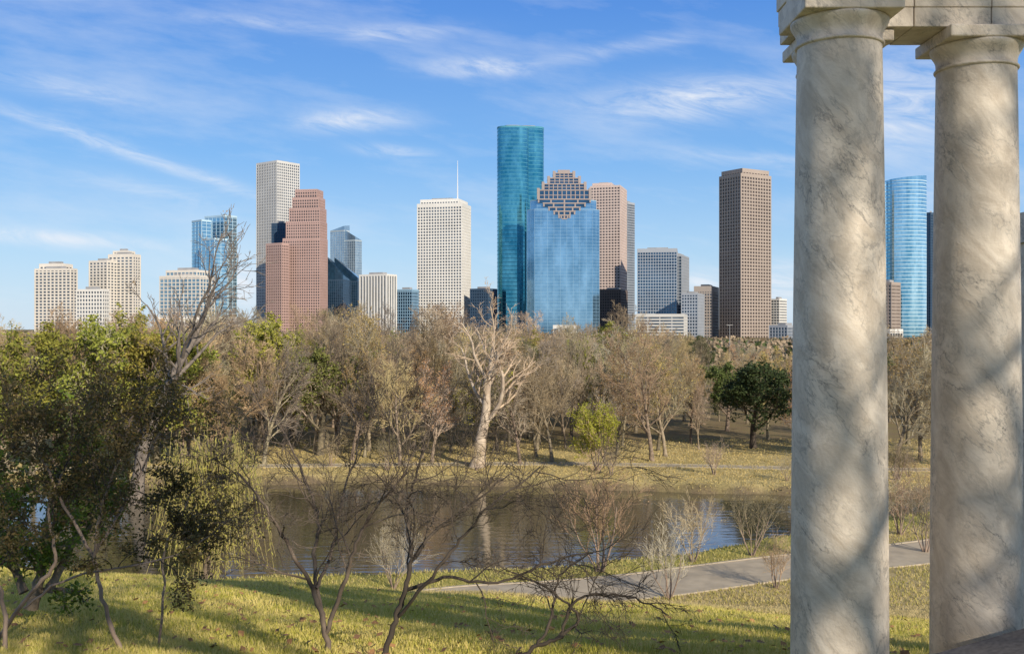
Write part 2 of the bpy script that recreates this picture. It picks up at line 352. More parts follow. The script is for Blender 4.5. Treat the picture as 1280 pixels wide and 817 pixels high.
plant('bare',X(815,88),88,12.4,'bare_tree','leafless spreading tree standing on open tan meadow',rg=rg,sx=1.1)
plant('oak',X(942,97),97,8.9,'live_oak_tree','dense dark olive live oak on the far meadow',rg=rg,vi=0,sx=1.3)
plant('softoak',X(400,92),92,10.0,'live_oak_tree','soft olive-green leafy tree among bare trees',rg=rg,sx=1.05)
plant('oak',X(870,230),230,10,'live_oak_tree','small dark green tree before the towers',rg=rg,vi=1)
plant('vasegreen',X(747,82),82,5.8,'cypress_tree','small yellow-green feathery tree on the far bank',rg=rg,base=-11.4)
for px,d,h in ((170,82,13.2),(120,80,12.6),(228,84,12.2),(40,78,12),(-20,76,12),(195,86,13.4),(150,84,13.6)):
    plant('olive',X(px,d),d,h,'olive_leaved_tree','tree with yellow-olive autumn foliage near the pond','tree','olive trees beside the pond',rg)
for px,d,h,k in ((290,84,10,'bare'),(250,85,12,'bare'),(330,86,11,'bare'),(70,82,13.5,'bare'),(0,78,12,'rust'),(440,88,10,'bare'),(270,84,9,'bare'),(500,85,9,'bare'),(650,86,9.5,'bare'),(540,87,9,'rust'),(690,87,9.5,'bare'),(10,80,14,'bare')):
    plant(k,X(px,d),d,h,'bare_tree',LB,'tree',GB,rg)
for px,d,h in ((1120,84,10.5),(1150,88,10.5),(1180,85,10),(1135,100,11.5),(1240,90,12),(1290,80,11),(1010,90,9),(1060,95,10),(1085,88,9)):
    plant('rust' if px%20 else 'bare',X(px,d),d,h,'brown_leaved_tree',LR,'tree',GB,rg)
GV='small multi-stemmed trees along the path'
for px,py,top in ((750,714,560),(836,748,640),(970,735,655),(940,694,590),(866,702,605),(1125,668,565),(1157,690,585),(1020,700,600),(1180,660,560),(1090,672,570),(492,735,640)):
    d=11.4*FP/(py-HOR); h=(py-top)/FP*d
    plant('vase',X(px,d),d,h,'crepe_myrtle_tree','small multi-stemmed bare tree beside the path','tree',GV,rg,sx=1.1)
for i in range(9):
    px=rg.uniform(300,1200); x=X(px,78); d=float(interp(x,*FB))+rg.uniform(1.2,5); px=640+x/d*FP
    plant('vase',x,d,rg.uniform(2.0,3.6),'crepe_myrtle_tree','small multi-stemmed bare tree on the far bank','tree',GV,rg,sx=1.2)
for x,y,h in ((2.5,-7.5,17),(9,-10,18),(13.6,-12.3,19),(-1.5,-11,18),(5.2,-14.5,19),(18.5,-17,20),(0.5,-5.0,15)):
    plant('shade',x,y,h,'shade_tree','tall tree shading the lawn and columns','tree','trees shading the lawn',rg,sx=.8)
def willow(seed,H,Rad,n):
    rg=random.Random(seed); T=Buf(); C=Buf()
    T.tube([Vector((0,0,-.2)),Vector((.1,0,1.5)),Vector((.2,.1,H*.55))],[.28,.2,.12],8)
    for i in range(14):
        az=i*2.4; e=Vector((math.cos(az)*Rad*.8,math.sin(az)*Rad*.8,H*rg.uniform(.75,1)))
        p0=Vector((.2,.1,H*rg.uniform(.35,.55))); mid=p0.lerp(e,.5)+Vector((0,0,H*.12)); T.tube([p0,mid,e],[.08,.05,.02],5)
        for j in range(n//14):
            t=rg.uniform(.25,1); q=p0.lerp(mid,t*2) if t<.5 else mid.lerp(e,t*2-1)
            q=q+Vector((rg.gauss(0,.6),rg.gauss(0,.6),rg.gauss(0,.35))); Ls=rg.uniform(.35,.95)*q.z; pts=[q]; dr=Vector((rg.gauss(0,.14),rg.gauss(0,.14),-1))
            for s in range(5): q=q+dr*(Ls/5); pts.append(q)
            C.tube(pts,[.012]*6,3)
            for q0,q1 in zip(pts[:-1],pts[1:]):
                for s in range(4):
                    c=q0.lerp(q1,rg.random()); u=Vector((rg.gauss(0,.5),rg.gauss(0,.5),-1)).normalized(); v=u.cross(rdir(rg)).normalized()
                    C.quad(tuple(c),tuple(c+u*.10+v*.022),tuple(c+u*.22),tuple(c+u*.10-v*.022),1)
    return T.mesh('trunk',[bark_br],True),C.mesh('crown',[twig_wl,leaf_wl])
leaf_wl=mat('leaf_willow_yellow',(.52,.48,.12),(.34,.34,.09),.8,.7,island=True,trans=.3,spec=.1)
twig_wl=mat('twig_willow_yellow',(.42,.35,.14),None,.8,.7)
for px,d,H,rad,n,sd in ((258,45.5,7.2,1.6,340,5),):
    t,c=willow(sd,H,rad,n)
    e=empty('willow_tree',(X(px,d),d,gz(X(px,d),d))); obj('trunk',t,e); obj('crown',c,e); tag(e,'weeping willow with yellow-green hanging strands at the pond edge','tree')
B=Buf()
for i in range(30000):
    d=270*math.exp(rg.random()**1.1*math.log(4.3)); x=rg.uniform(-.62,.66)*d; base=gz(x,d); hm=7.5+3*math.sin(x*.031+d*.02)*math.cos(x*.013)
    px=640+x/d*FP; hm=min(hm+(4 if d>600 else 0), Z(top_at(px,d)+(2 if 830<px<1010 else 8)+4*math.sin(px*.11+d*.01)*math.sin(px*.043),d)-base) 
    z=base+hm*rg.random()**.7; s=rg.uniform(.35,.9)*(1+d/900); u=rdir(rg); v=u.cross(rdir(rg)).normalized(); p=Vector((x,d,z))
    B.quad(tuple(p-u*s),tuple(p-v*s*.6),tuple(p+u*s),tuple(p+v*s*.6),0 if rg.random()<.8 else 1)
o=obj('far_woodland',B.mesh('far_woodland',[mat('far_twigs',(.36,.275,.185),(.22,.17,.12),.02,.9,island=True),leaf_gr])); tag(o,'distant belt of bare brown woodland','woodland',kind='stuff')
# ---------------------------------------------------------------- foreground shrubs (hand-laid limbs)
def spline(P,k=6):
    out=[]
    for i in range(len(P)-1):
        p0=P[max(i-1,0)];p1=P[i];p2=P[i+1];p3=P[min(i+2,len(P)-1)]
        for j in range(k):
            t=j/k; out.append(.5*((2*p1)+(p2-p0)*t+(2*p0-5*p1+4*p2-p3)*t*t+(3*p1-p0-3*p2+p3)*t**3))
    out.append(P[-1]); return out
SH=dict(nseg=[0,6,5,4,3],wob=[0,.34,.38,.38,.3],up=[0,.02,.02,.02,.02],n=[0,5,4,4],ratio=[0,.58,.58,.6],ang=[0,48,46,44],rr=[0,.6,.6,.65],tip=[0,.4,.4,.45,.6],sides=[0,6,5,4,3],tmin=[0,.25,.25,.2],max=4,tl=-1,leaflvl=3,rmin=.002,cone=0)
def shrub(name,label,limbs,tm,cm,seed,leaf=None,nch=7,chL=.75,mx=4,S0=SH,n1=None,llv=3):
    rg=random.Random(seed); T=Buf(); C=Buf(); tips=[]
    S=dict(S0); S['max']=mx; S['leaflvl']=llv; base=None
    if n1: S['n']=n1
    for L_ in limbs:
        pts=[Vector((X(a,d),d,Z(b_,d))) for a,b_,d in L_['p']]
        if base is None: base=pts[0].copy(); base.z=gz(base.x,base.y)
        sp=spline(pts); sp=[sp[0]]+[q+rdir(rg)*.011 for q in sp[1:]]
        r0,r1=L_['r']; K=len(sp); rad=[(r0+(r1-r0)*i/(K-1))*rg.uniform(.93,1.07) for i in range(K)]
        T.tube([q-base for q in sp],rad,8)
        n=L_.get('n',nch)
        for k in range(n):
            t=L_.get('t0',.3)+(1-L_.get('t0',.3))*(k+rg.random())/n; f=t*(K-1); i=min(int(f),K-2); q=sp[i].lerp(sp[i+1],f-i)
            dd=(sp[i+1]-sp[i]).normalized(); side=dd.cross(rdir(rg)).normalized(); a=R(rg.uniform(28,60))
            nd=dd*math.cos(a)+side*math.sin(a)
            grow(rg,q-base,nd,chL*rg.uniform(.6,1.25)*L_.get('s',1),max(rad[i]*.5,.0045),1,S,T,C,tips)
    if leaf: addleaves(rg,C,tips,*leaf)
    e=empty(name,base); obj('trunk',T.mesh('trunk',tm,True),e); obj('crown',C.mesh('crown',cm),e); tag(e,label,'shrub'); return e
bark_sh=mat('bark_shrub_lit',(.20,.155,.12),(.08,.06,.048),6,.8)
shrub('bare_shrub','leafless shrub with crooked dark branches on the lawn',[
 dict(p=[(412,825,8.0),(404,775,8.0),(390,735,8.0),(362,685,7.9),(332,635,7.8),(296,590,7.8)],r=(.026,.008)),
 dict(p=[(404,775,8.0),(392,700,8.1),(398,650,8.2),(378,590,8.3),(350,530,8.4)],r=(.019,.006),n=7),
 dict(p=[(408,790,8.0),(430,730,7.9),(445,680,7.8),(470,635,7.8),(508,590,7.7)],r=(.019,.007),n=7),
 dict(p=[(395,735,8.0),(415,690,8.2),(425,630,8.3),(445,570,8.5),(452,525,8.6)],r=(.015,.005),n=6),
],[bark_sh],[bark_sh],5,None,6,.56)
shrub('bare_shrub','leafless shrub with low sideways dark branches on the lawn',[
 dict(p=[(478,830,7.7),(494,775,7.7),(508,735,7.7),(514,690,7.7),(508,640,7.8),(522,590,7.9),(532,545,7.9)],r=(.024,.006),n=8),
 dict(p=[(509,737,7.7),(555,722,7.6),(620,728,7.6),(680,705,7.5),(735,690,7.5)],r=(.015,.006),n=7),
 dict(p=[(514,700,7.7),(548,660,7.8),(595,625,7.9),(640,590,8.0)],r=(.015,.005)),
 dict(p=[(498,770,7.7),(540,720,7.4),(575,675,7.3),(615,630,7.2),(675,585,7.2)],r=(.015,.005),n=7),
],[bark_dk],[bark_dk],8,None,6,.54)
shrub('bare_shrub','low leafless shrub with arching dark twigs on the lawn',[
 dict(p=[(640,832,7.5),(672,806,7.5),(702,795,7.5),(722,770,7.5),(690,740,7.5),(640,715,7.6)],r=(.018,.006)),
 dict(p=[(672,806,7.5),(690,770,7.6),(700,720,7.7),(740,690,7.8)],r=(.013,.005),n=5),
 dict(p=[(700,796,7.5),(720,750,7.5),(760,742,7.5),(800,750,7.5),(835,768,7.5)],r=(.012,.0045),s=.6,n=5),
],[bark_dk],[bark_dk],11,None,5,.5,mx=3)
leaf_sh=mat('leaf_shrub_dark',(.085,.085,.026),(.16,.115,.045),2,.5,island=True,trans=.25)
leaf_sh2=mat('leaf_ivy_green',(.20,.27,.035),(.09,.135,.018),2,.5,island=True,trans=.3)
NL=[0,6,5,4]; LF=(.85,3,.07,.0165)
shrub('leafy_shrub','dark leaved shrub with slender pinkish-grey stems on the lawn',[
 dict(p=[(158,832,8.3),(135,770,8.3),(118,700,8.3),(128,630,8.2),(150,570,8.1),(165,520,8.0)],r=(.021,.007),n=10,t0=.45),
 dict(p=[(120,705,8.3),(90,650,8.4),(60,590,8.5),(35,525,8.5)],r=(.015,.007),n=10,t0=.4),
 dict(p=[(196,832,8.5),(205,740,8.5),(205,690,8.5),(225,650,8.4),(240,610,8.4)],r=(.012,.006),n=8,t0=.5,s=.7),
 dict(p=[(120,690,8.3),(160,620,8.6),(190,560,8.8),(215,510,8.9)],r=(.014,.006),n=11),
],[bark_pk],[bark_dk,leaf_sh],21,LF,8,.48,mx=3,n1=NL,llv=2)
shrub('leafy_shrub','dark leaved shrub with two slanting pale stems',[
 dict(p=[(8,840,8.0),(5,760,8.0),(-10,700,8.0),(-20,620,8.1),(0,535,8.1)],r=(.020,.008),n=10,t0=.4),
 dict(p=[(-30,832,8.6),(40,740,8.5),(70,700,8.5),(60,640,8.5),(85,575,8.6),(90,510,8.6)],r=(.020,.007),n=11,t0=.45),
 dict(p=[(30,760,8.0),(90,720,7.9),(200,700,7.8),(260,670,7.8)],r=(.011,.005),n=6,t0=.4,s=.6),
],[bark_pk],[bark_dk,leaf_sh],23,LF,8,.48,mx=3,n1=NL,llv=2)
shrub('ivy_covered_shrub','bright green ivy-covered shrub catching sunlight',[
 dict(p=[(40,760,10.5),(50,720,10.5),(60,650,10.5),(70,590,10.5)],r=(.07,.02),n=12,t0=.15),
 dict(p=[(60,740,10.5),(90,680,10.6),(115,630,10.7),(110,580,10.7)],r=(.05,.02),n=10,t0=.15),
 dict(p=[(30,740,10.5),(0,660,10.6),(-20,600,10.7)],r=(.05,.02),n=10,t0=.15),
],[bark_br],[bark_br,leaf_sh2],29,(.95,4,.12,.028),9,.50,mx=3,n1=[0,5,4,4])
# ---------------------------------------------------------------- marble pavilion
m,nt,b=newmat('veined_marble'); N=nt.nodes; L=nt.links
tc=N.new('ShaderNodeTexCoord'); oi=N.new('ShaderNodeObjectInfo')
ofs=N.new('ShaderNodeVectorMath'); ofs.operation='ADD'; sclv=N.new('ShaderNodeVectorMath'); sclv.operation='SCALE'; sclv.inputs[3].default_value=30; L.new(oi.outputs['Random'],sclv.inputs[0]); L.new(tc.outputs['Object'],ofs.inputs[0]); L.new(sclv.outputs[0],ofs.inputs[1])
mr_=N.new('ShaderNodeMapping'); mr_.inputs['Rotation'].default_value=(R(20),R(38),0); L.new(ofs.outputs[0],mr_.inputs[0])
mp=N.new('ShaderNodeMapping'); mp.inputs['Scale'].default_value=(3.4,3.4,1.15); L.new(mr_.outputs[0],mp.inputs[0])
def MN(op,a,b_=None,clamp=False):
    n=N.new('ShaderNodeMath'); n.operation=op; n.use_clamp=clamp
    for i,v in enumerate((a,b_)):
        if v is None: continue
        if isinstance(v,(int,float)): n.inputs[i].default_value=v
        else: L.new(v,n.inputs[i])
    return n.outputs[0]
def NZ(sc_,det,dist=0,rough=.6):
    n=N.new('ShaderNodeTexNoise'); n.inputs['Scale'].default_value=sc_; n.inputs['Detail'].default_value=det; n.inputs['Roughness'].default_value=rough; n.inputs['Distortion'].default_value=dist; L.new(mp.outputs[0],n.inputs[0]); return n.outputs['Fac']
def ridge(v,wd): return MN('SUBTRACT',1.0,MN('DIVIDE',MN('ABSOLUTE',MN('SUBTRACT',v,.5)),wd,True),True)
v1=ridge(NZ(2.0,8,.3,.58),.022); v2=ridge(NZ(5.5,8,.2,.58),.030); msk=NZ(1.2,5); mk=N.new('ShaderNodeMapRange'); mk.inputs[1].default_value=.40; mk.inputs[2].default_value=.60; L.new(msk,mk.inputs[0])
vein=MN('MULTIPLY',MN('ADD',MN('MULTIPLY',v1,.60),MN('MULTIPLY',v2,.45)),mk.outputs[0],True)
cr2=N.new('ShaderNodeValToRGB'); el=cr2.color_ramp.elements; el[0].position=.36; el[0].color=(.50,.425,.34,1); el[1].position=.62; el[1].color=(.72,.64,.54,1); L.new(NZ(2.0,12,.6,.72),cr2.inputs[0])
mu=N.new('ShaderNodeMix'); mu.data_type='RGBA'; L.new(vein,mu.inputs[0]); L.new(cr2.outputs[0],mu.inputs[6]); mu.inputs[7].default_value=(.20,.185,.17,1); L.new(mu.outputs[2],b.inputs['Base Color'])
b.inputs['Roughness'].default_value=.6
nf=N.new('ShaderNodeTexNoise'); nf.inputs['Scale'].default_value=60; nf.inputs['Detail'].default_value=5; L.new(tc.outputs['Object'],nf.inputs[0]); bp=N.new('ShaderNodeBump'); bp.inputs['Strength'].default_value=.3; bp.inputs['Distance'].default_value=.008; L.new(nf.outputs['Fac'],bp.inputs['Height']); L.new(bp.outputs[0],b.inputs['Normal'])
marble=m
def lathe(prof,n=64):
    B=Buf(); 
    for r,z in prof:
        for k in range(n):
            a=2*math.pi*k/n; B.V.append((r*math.cos(a),r*math.sin(a),z))
    for i in range(len(prof)-1):
        for k in range(n):
            k2=(k+1)%n; B.F.append((i*n+k,i*n+k2,(i+1)*n+k2,(i+1)*n+k)); B.M.append(0)
    return B
ZT=2.02
def bevelbox(name,sx,sy,z0,z1,mats=None):
    B=Buf(); B.prism([(-sx/2,-sy/2),(sx/2,-sy/2),(sx/2,sy/2),(-sx/2,sy/2)],z0,z1)
    return B.mesh(name,mats or [marble])
def column(x,y,label,ZB,ab=.63):
    e=empty('marble_column',(x,y,ZB)); h=ZT-ZB
    P=[]; hs=h-.085-.165
    for i in range(25):
        t=i/24; r=.300-.041*(t**1.6); P.append((r,.22+t*(hs-.22)))
    obj('shaft',lathe(P).mesh('shaft',[marble],True),e)
    z=hs; cap=[(.259,z),(.270,z+.002),(.274,z+.008),(.274,z+.016),(.268,z+.022),(.260,z+.025),(.261,z+.065),(.266,z+.085),(.278,z+.108),(.292,z+.130),(.301,z+.150),(.302,z+.164),(.27,z+.165)]
    obj('capital',lathe(cap).mesh('capital',[marble],True),e)
    o=obj('abacus',bevelbox('abacus',ab,ab,h-.084,h-.002),e); bm=o.modifiers.new('b','BEVEL'); bm.width=.01; bm.segments=2
    bs=[(.40,0),(.40,.06),(.385,.065),(.40,.085),(.40,.12),(.375,.14),(.34,.15),(.335,.17),(.35,.185),(.345,.2),(.303,.22)]
    obj('base',lathe(bs).mesh('base',[marble],True),e)
    tag(e,label,'column','columns of the marble pavilion')
LC=(X(1049,6.5),6.5); RC=(X(1220,7.1),7.1); BC=(X(1045,7.2),7.2)
LCc='pale grey-veined marble column with simple moulded capital'
column(*LC,LCc,-2.45,.61); column(*RC,LCc,-2.62,.61); column(*BC,'second marble column standing close behind another',-2.6,.60)
ent=empty('marble_entablature',(LC[0],LC[1],ZT))
def bx(name,xs,layers,ym,par):
    B=Buf()
    for w,z0,z1,exl in layers:
        for i in range(len(xs)-1):
            a=xs[i]-(exl if i==0 else -.003); B.prism([(a,ym-w/2),(xs[i+1]-.003,ym-w/2),(xs[i+1]-.003,ym+w/2),(a,ym+w/2)],z0,z1)
    o=obj(name,B.mesh(name,[marble]),par); bm=o.modifiers.new('b','BEVEL'); bm.width=.005; bm.segments=2
bx('front_beam',[-.16,.62,RC[0]-LC[0],2.2,4.2],[(.46,0,.13,0),(.475,.131,.24,.01),(.50,.241,.36,.02),(.58,.361,.41,.04),(.52,.411,.7,.01)],RC[1]-LC[1],ent)
B=Buf()
for w,z0,z1,f in ((.52,.002,.20,.25),(.545,.201,.36,.265),(.60,.361,.41,.30),(.54,.411,.68,.26)):
    B.prism([(-w/2,-f),(w/2,-f),(w/2,RC[1]-LC[1]-.31),(-w/2,RC[1]-LC[1]-.31)],z0,z1)
o=obj('projecting_block',B.mesh('projecting_block',[marble]),ent); bm=o.modifiers.new('b','BEVEL'); bm.width=.006; bm.segments=2
tag(ent,'pale marble beam with stepped mouldings resting on the columns','beam')
e=empty('marble_pier',(X(1303,8.6),8.6,gz(X(1303,8.6),8.6)-.1)); zt=Z(268,8.6)-e.location.z
obj('pier_shaft',bevelbox('pier_shaft',.40,.4,0,zt-.25),e); obj('pier_cap',bevelbox('pier_cap',.48,.48,zt-.248,zt),e); tag(e,'square veined marble pier with flat cap','pier')
st=mat('dark_granite',(.15,.14,.14),(.09,.085,.085),30,.6)
B=Buf(); a=[(2.62,5.9,-2.04),(3.6,5.9,-1.76),(3.6,6.4,-1.76),(2.62,6.4,-2.04)]
B.V=a+[(p[0],p[1],-2.5) for p in a]; B.F=[(0,1,2,3),(4,5,1,0),(5,6,2,1),(6,7,3,2),(7,4,0,3)]; B.M=[0]*5
o=obj('stone_slab',B.mesh('stone_slab',[st])); tag(o,'dark sloping granite slab at the column foot','slab')
# ---------------------------------------------------------------- city towers
def foot(xl,xc,xr,D,a,wl=None,wr=None):
    a=R(a); C=Vector((X(xc,D),D)); ul=(xl-640)/FP; ur=(xr-640)/FP
    wl=wl or (C.x-ul*C.y)/(math.cos(a)+ul*math.sin(a)); wr=wr or (ur*C.y-C.x)/(math.sin(a)-ur*math.cos(a))
    uL=Vector((-math.cos(a),math.sin(a))); uR=Vector((math.sin(a),math.cos(a)))
    assert wl>0 and wr>0
    wr=min(wr,90)
    return [C,C+uR*wr,C+uR*wr+uL*wl,C+uL*wl]
def offset(poly,e):
    out=[]; n=len(poly)
    for i in range(n):
        p=poly[i]; a=(p-poly[i-1]).normalized(); b_=(poly[(i+1)%n]-p).normalized()
        na=Vector((a.y,-a.x)); nb=Vector((b_.y,-b_.x)); m_=na+nb
        out.append(p+m_*(e/ (1+na.dot(nb))))
    return out
ZG=-15
class Tower:
    def __init__(s,name,label,glass,frame,fh=4.4,bw=3.8,sh=1.75,pw=1.35,e=.5,cat='building'):
        s.G=Buf();s.Fm=Buf();s.Rf=Buf();s.name=name;s.label=label;s.gm=glass;s.fm=frame;s.p=(fh,bw,sh,pw,e);s.cat=cat;s.org=None;s.extra=[]
    def block(s,poly,z0,z1,top=2.0,p=None,roof=True):
        fh,bw,sh,pw,e=p or s.p
        if s.org is None:
            c=sum(poly,Vector((0,0)))/len(poly); s.org=Vector((c.x,c.y,ZG))
        o=s.org.xy; poly=[q-o for q in poly]; z0-=ZG; z1-=ZG
        s.G.prism(poly,z0,z1)
        off=offset(poly,e)
        if sh>0:
            z=z0+fh
            while z<z1-.5:
                s.Fm.prism(off,z-sh/2,z+sh/2); z+=fh
        s.Fm.prism(offset(poly,e+.05),z1-top,z1+.6)
        if pw>0:
            n=len(poly)
            for i in range(n):
                a=poly[i]; b_=poly[(i+1)%n]; Ld=(b_-a).length; d=(b_-a)/Ld; nn=Vector((d.y,-d.x)); k=max(1,round(Ld/bw))
                if Ld<bw*.6: continue
                for j in range(k+1):
                    c=a+d*(Ld*j/k); w=pw/2
                    s.Fm.prism([c-d*w+nn*(e*1.12),c+d*w+nn*(e*1.12),c+d*w-nn*.2,c-d*w-nn*.2],z0,z1-.3)
        if roof:
            ri=offset(poly,-3); s.Rf.prism([q*.6+sum(poly,Vector((0,0)))/len(poly)*.4 for q in ri],z1+.61,z1+3.5)
    def wedge(s,po,zb,rise_fn):
        q=[p-s.org.xy for p in po]; x0=min(p.x for p in q); x1=max(p.x for p in q); n=len(s.G.V); k=len(q); zb=zb-ZG+.6
        s.G.V+=[(p.x,p.y,zb) for p in q]+[(p.x,p.y,zb+.02+rise_fn((p.x-x0)/(x1-x0))) for p in q]
        for i in range(k):
            j=(i+1)%k; s.G.F.append((n+i,n+j,n+k+j,n+k+i)); s.G.M.append(0)
        s.G.F.append(tuple(n+k+i for i in range(k))); s.G.M.append(0)
    def finish(s,roofm):
        e=empty(s.name,s.org); obj('window_glazing',s.G.mesh('window_glazing',[s.gm]),e); obj('facade_frame',s.Fm.mesh('facade_frame',[s.fm]),e)
        if s.Rf.F: obj('roof_plant',s.Rf.mesh('roof_plant',[roofm]),e)
        for nm,B,m_ in s.extra: obj(nm,B.mesh(nm,[m_]),e)
        tag(e,s.label,s.cat,'downtown towers on the skyline'); return e
roofm=mat('roof_grey',(.35,.35,.36),None,.1,.8)
def gm(n,c,c2,**k): return glassmat(n,c,c2,**k)
def fr(n,c): return mat(n,c,tuple(x*.9 for x in c),.03,.75)
g_dark=gm('glass_dark_grey',(.05,.07,.095),(.15,.19,.24),metal=.3,rough=.2)
g_blue=gm('glass_sky_blue',(.20,.40,.55),(.42,.66,.80),metal=.8,var=.3,vz=.15)
g_teal=gm('glass_teal',(.03,.22,.32),(.15,.46,.56),metal=.8,var=.35,vz=.3)
g_navy=gm('glass_navy',(.025,.065,.12),(.06,.15,.26),metal=.6,var=.4)
g_brwn=gm('glass_brown',(.085,.07,.07),(.18,.145,.135),metal=.3)
f_beige=fr('precast_beige',(.70,.65,.58)); f_white=fr('precast_white',(.74,.72,.68)); f_grey=fr('granite_light_grey',(.60,.59,.57)); f_pink=fr('granite_pink_brown',(.46,.315,.285)); f_rose=fr('granite_rose',(.60,.485,.44)); f_brown=fr('granite_brown',(.39,.325,.28))
f_teal=fr('mullion_teal',(.07,.28,.38)); f_blue=fr('mullion_blue',(.27,.44,.60)); f_navy=fr('mullion_navy',(.05,.09,.15)); f_slate=fr('precast_slate',(.35,.38,.43)); f_pale=fr('band_pale_blue',(.45,.62,.74))
def simple(name,label,g,f,boxes,**k):
    t=Tower(name,label,g,f,**k)
    for bx_ in boxes:
        xl,xc,xr,yt,D,a=bx_[:6]; kw=bx_[6] if len(bx_)>6 else {}
        po=foot(xl,xc,xr,D,a,kw.get('wl'),kw.get('wr')); 
        t.block(po,Z(kw['yb'],D) if 'yb' in kw else ZG,Z(yt,D),roof=kw.get('roof',True),top=kw.get('top',2.0))
        if 'slope' in kw: t.wedge(po,Z(yt,D),kw['slope'])
    return t
simple('apartment_tower','off-white apartment tower with rows of dark windows',g_dark,f_beige,[(44,88,96,336,1250,12),(50,78,90,330,1262,12)],fh=3.8,bw=5.5,sh=1.6,pw=1.8).finish(roofm)
simple('apartment_tower','cream stepped apartment tower with balconies',g_dark,f_beige,[(112,134,150,326,1300,20),(136,166,175,318,1310,14),(142,160,168,314,1320,14)],fh=3.8,bw=6,sh=1.7,pw=2.0).finish(roofm)
simple('office_block','low white office block',g_dark,f_white,[(96,128,136,362,1150,14)]).finish(roofm)
simple('glass_tower','stepped pale blue glass tower with flat angular top',g_blue,f_pale,[(240,252,264,275,1420,45,{'roof':False}),(256,280,296,269,1435,35,{'roof':False}),(252,268,284,298,1380,40,{'roof':False})],fh=5,bw=9,sh=.6,pw=.6,e=.3).finish(roofm)
simple('office_block','mid-rise beige and glass office block with broad base',gm('glass_mid_blue',(.14,.24,.32),(.28,.42,.52)),f_beige,[(200,250,268,345,1100,18),(208,246,262,338,1110,18,{})],fh=4.0,bw=5,sh=1.0,pw=.8).finish(roofm)
simple('office_block','long low white office block',g_dark,f_white,[(195,300,308,397,1000,8,{'roof':False})]).finish(roofm)
simple('tall_tower','very tall pale grey granite tower with fine window grid',g_dark,f_grey,[(321,346,374,201,1640,38)],fh=4.6,bw=4.2,sh=1.8,pw=1.6).finish(roofm)
t=simple('gabled_tower','stepped pink-brown granite tower with gabled top',g_brwn,f_pink,[(333,352,362,304,1440,30,{'wr':14,'roof':False})],fh=4,bw=3.4,sh=1.6,pw=1.2)
st_=[(354,404.8,298),(358,404.6,277),(362,404.2,260),(366,403,247),(369.5,401,237)]
yb=None
for i,(a,c,yt) in enumerate(st_):
    po=foot(a,c-5,c,1460,10,wr=30-i*1.5); t.block(po,ZG if i==0 else Z(yb,1460)+.5,Z(yt,1460),roof=False,top=1.6); yb=yt
t.finish(roofm)
simple('office_tower','dark blue-grey tower block behind the gabled tower',g_navy,f_navy,[(340,356,361,279,1520,20)]).finish(roofm)
t=Tower('sloped_roof_tower','dark blue glass tower pair with slanted roofs',g_navy,f_navy,fh=4,bw=3,sh=.4,pw=.4,e=.25)
for xl,xr,yl,yr,D in ((405,432,318,350,1500),(418,450,322,352,1540)):
    po=foot(xl,xr-3,xr,D,12,wr=32); t.block(po,ZG,Z(yr,D),roof=False,top=.2); hh=Z(yl,D)-Z(yr,D); t.wedge(po,Z(yr,D),lambda u,h_=hh:(1-u)*h_)
t.finish(roofm)
simple('glass_tower','blue-grey glass tower with slanted top',gm('glass_silver',(.24,.34,.44),(.42,.54,.64),metal=.7,vz=.2),fr('mullion_silver',(.42,.50,.56)),[(413,430,437,288,1750,30,{'roof':False,'slope':lambda u:u*9}),(428,444,452,300,1740,30,{'roof':False,'slope':lambda u:(1-u)*20})],sh=.5,pw=.4,e=.2).finish(roofm)
simple('office_tower','white office block with strong vertical stripes',g_dark,f_white,[(450,483,495,343,1400,28)],bw=5.2,sh=0,pw=2.1,e=.9).finish(roofm)
simple('office_block','low dark blue glass block',g_navy,f_blue,[(495,515,523,362,1450,25)],sh=.9,pw=.5).finish(roofm)
t=simple('white_tower','tall white gridded tower with rooftop mast',g_dark,f_white,[(522,577,588,254,1500,14,{'top':5}),(526,573,584,249,1512,14)],fh=4.4,bw=4.2,sh=1.75,pw=1.5,e=.7)
B=Buf(); xa=X(572,1520)-t.org.x; ya=1520-t.org.y; za=Z(249,1520)-ZG
B.tube([Vector((xa,ya,za)),Vector((xa,ya,za+28)),Vector((xa,ya,Z(201,1520)-ZG))],[1.0,.6,.3],6); t.extra.append(('antenna_mast',B,fr('mast_white',(.75,.75,.75)))); t.finish(roofm)
simple('office_block','dark blue low tower',g_navy,f_navy,[(588,610,621,361,1480,30)]).finish(roofm)
def ell(cx,cy,rx,ry,n,rot=0,p=2.0):
    out=[]
    for k in range(n):
        a=2*math.pi*k/n; c=math.cos(a); s_=math.sin(a); x=rx*abs(c)**(2/p)*(1 if c>0 else -1); y=ry*abs(s_)**(2/p)*(1 if s_>0 else -1)
        out.append(Vector((cx+x*math.cos(rot)-y*math.sin(rot),cy+x*math.sin(rot)+y*math.cos(rot))))
    return out
D=1560; t=Tower('curved_teal_tower','very tall teal glass tower with curved sides',g_teal,f_teal,fh=6.0,bw=60,sh=.7,pw=0,e=.1)
t.block(ell(X(641,D),D,X(661,D)-X(641,D)-.5,20,44,0,3.0),ZG,Z(161,D),top=2)
t.block(ell(X(659,D),D+22,X(680,D+22)-X(659,D+22),20,44,0,3.0),ZG,Z(158,D),top=2); t.finish(roofm)
D=1400; f_crown=fr('granite_grey_pink',(.36,.305,.285))
t=Tower('crowned_glass_tower','blue glass tower with stepped granite temple-like crown',gm('glass_cornflower',(.16,.32,.46),(.34,.56,.74),metal=.85,var=.25,bw=4,vz=.3),f_blue,fh=4.6,bw=9,sh=.25,pw=.25,e=.08)
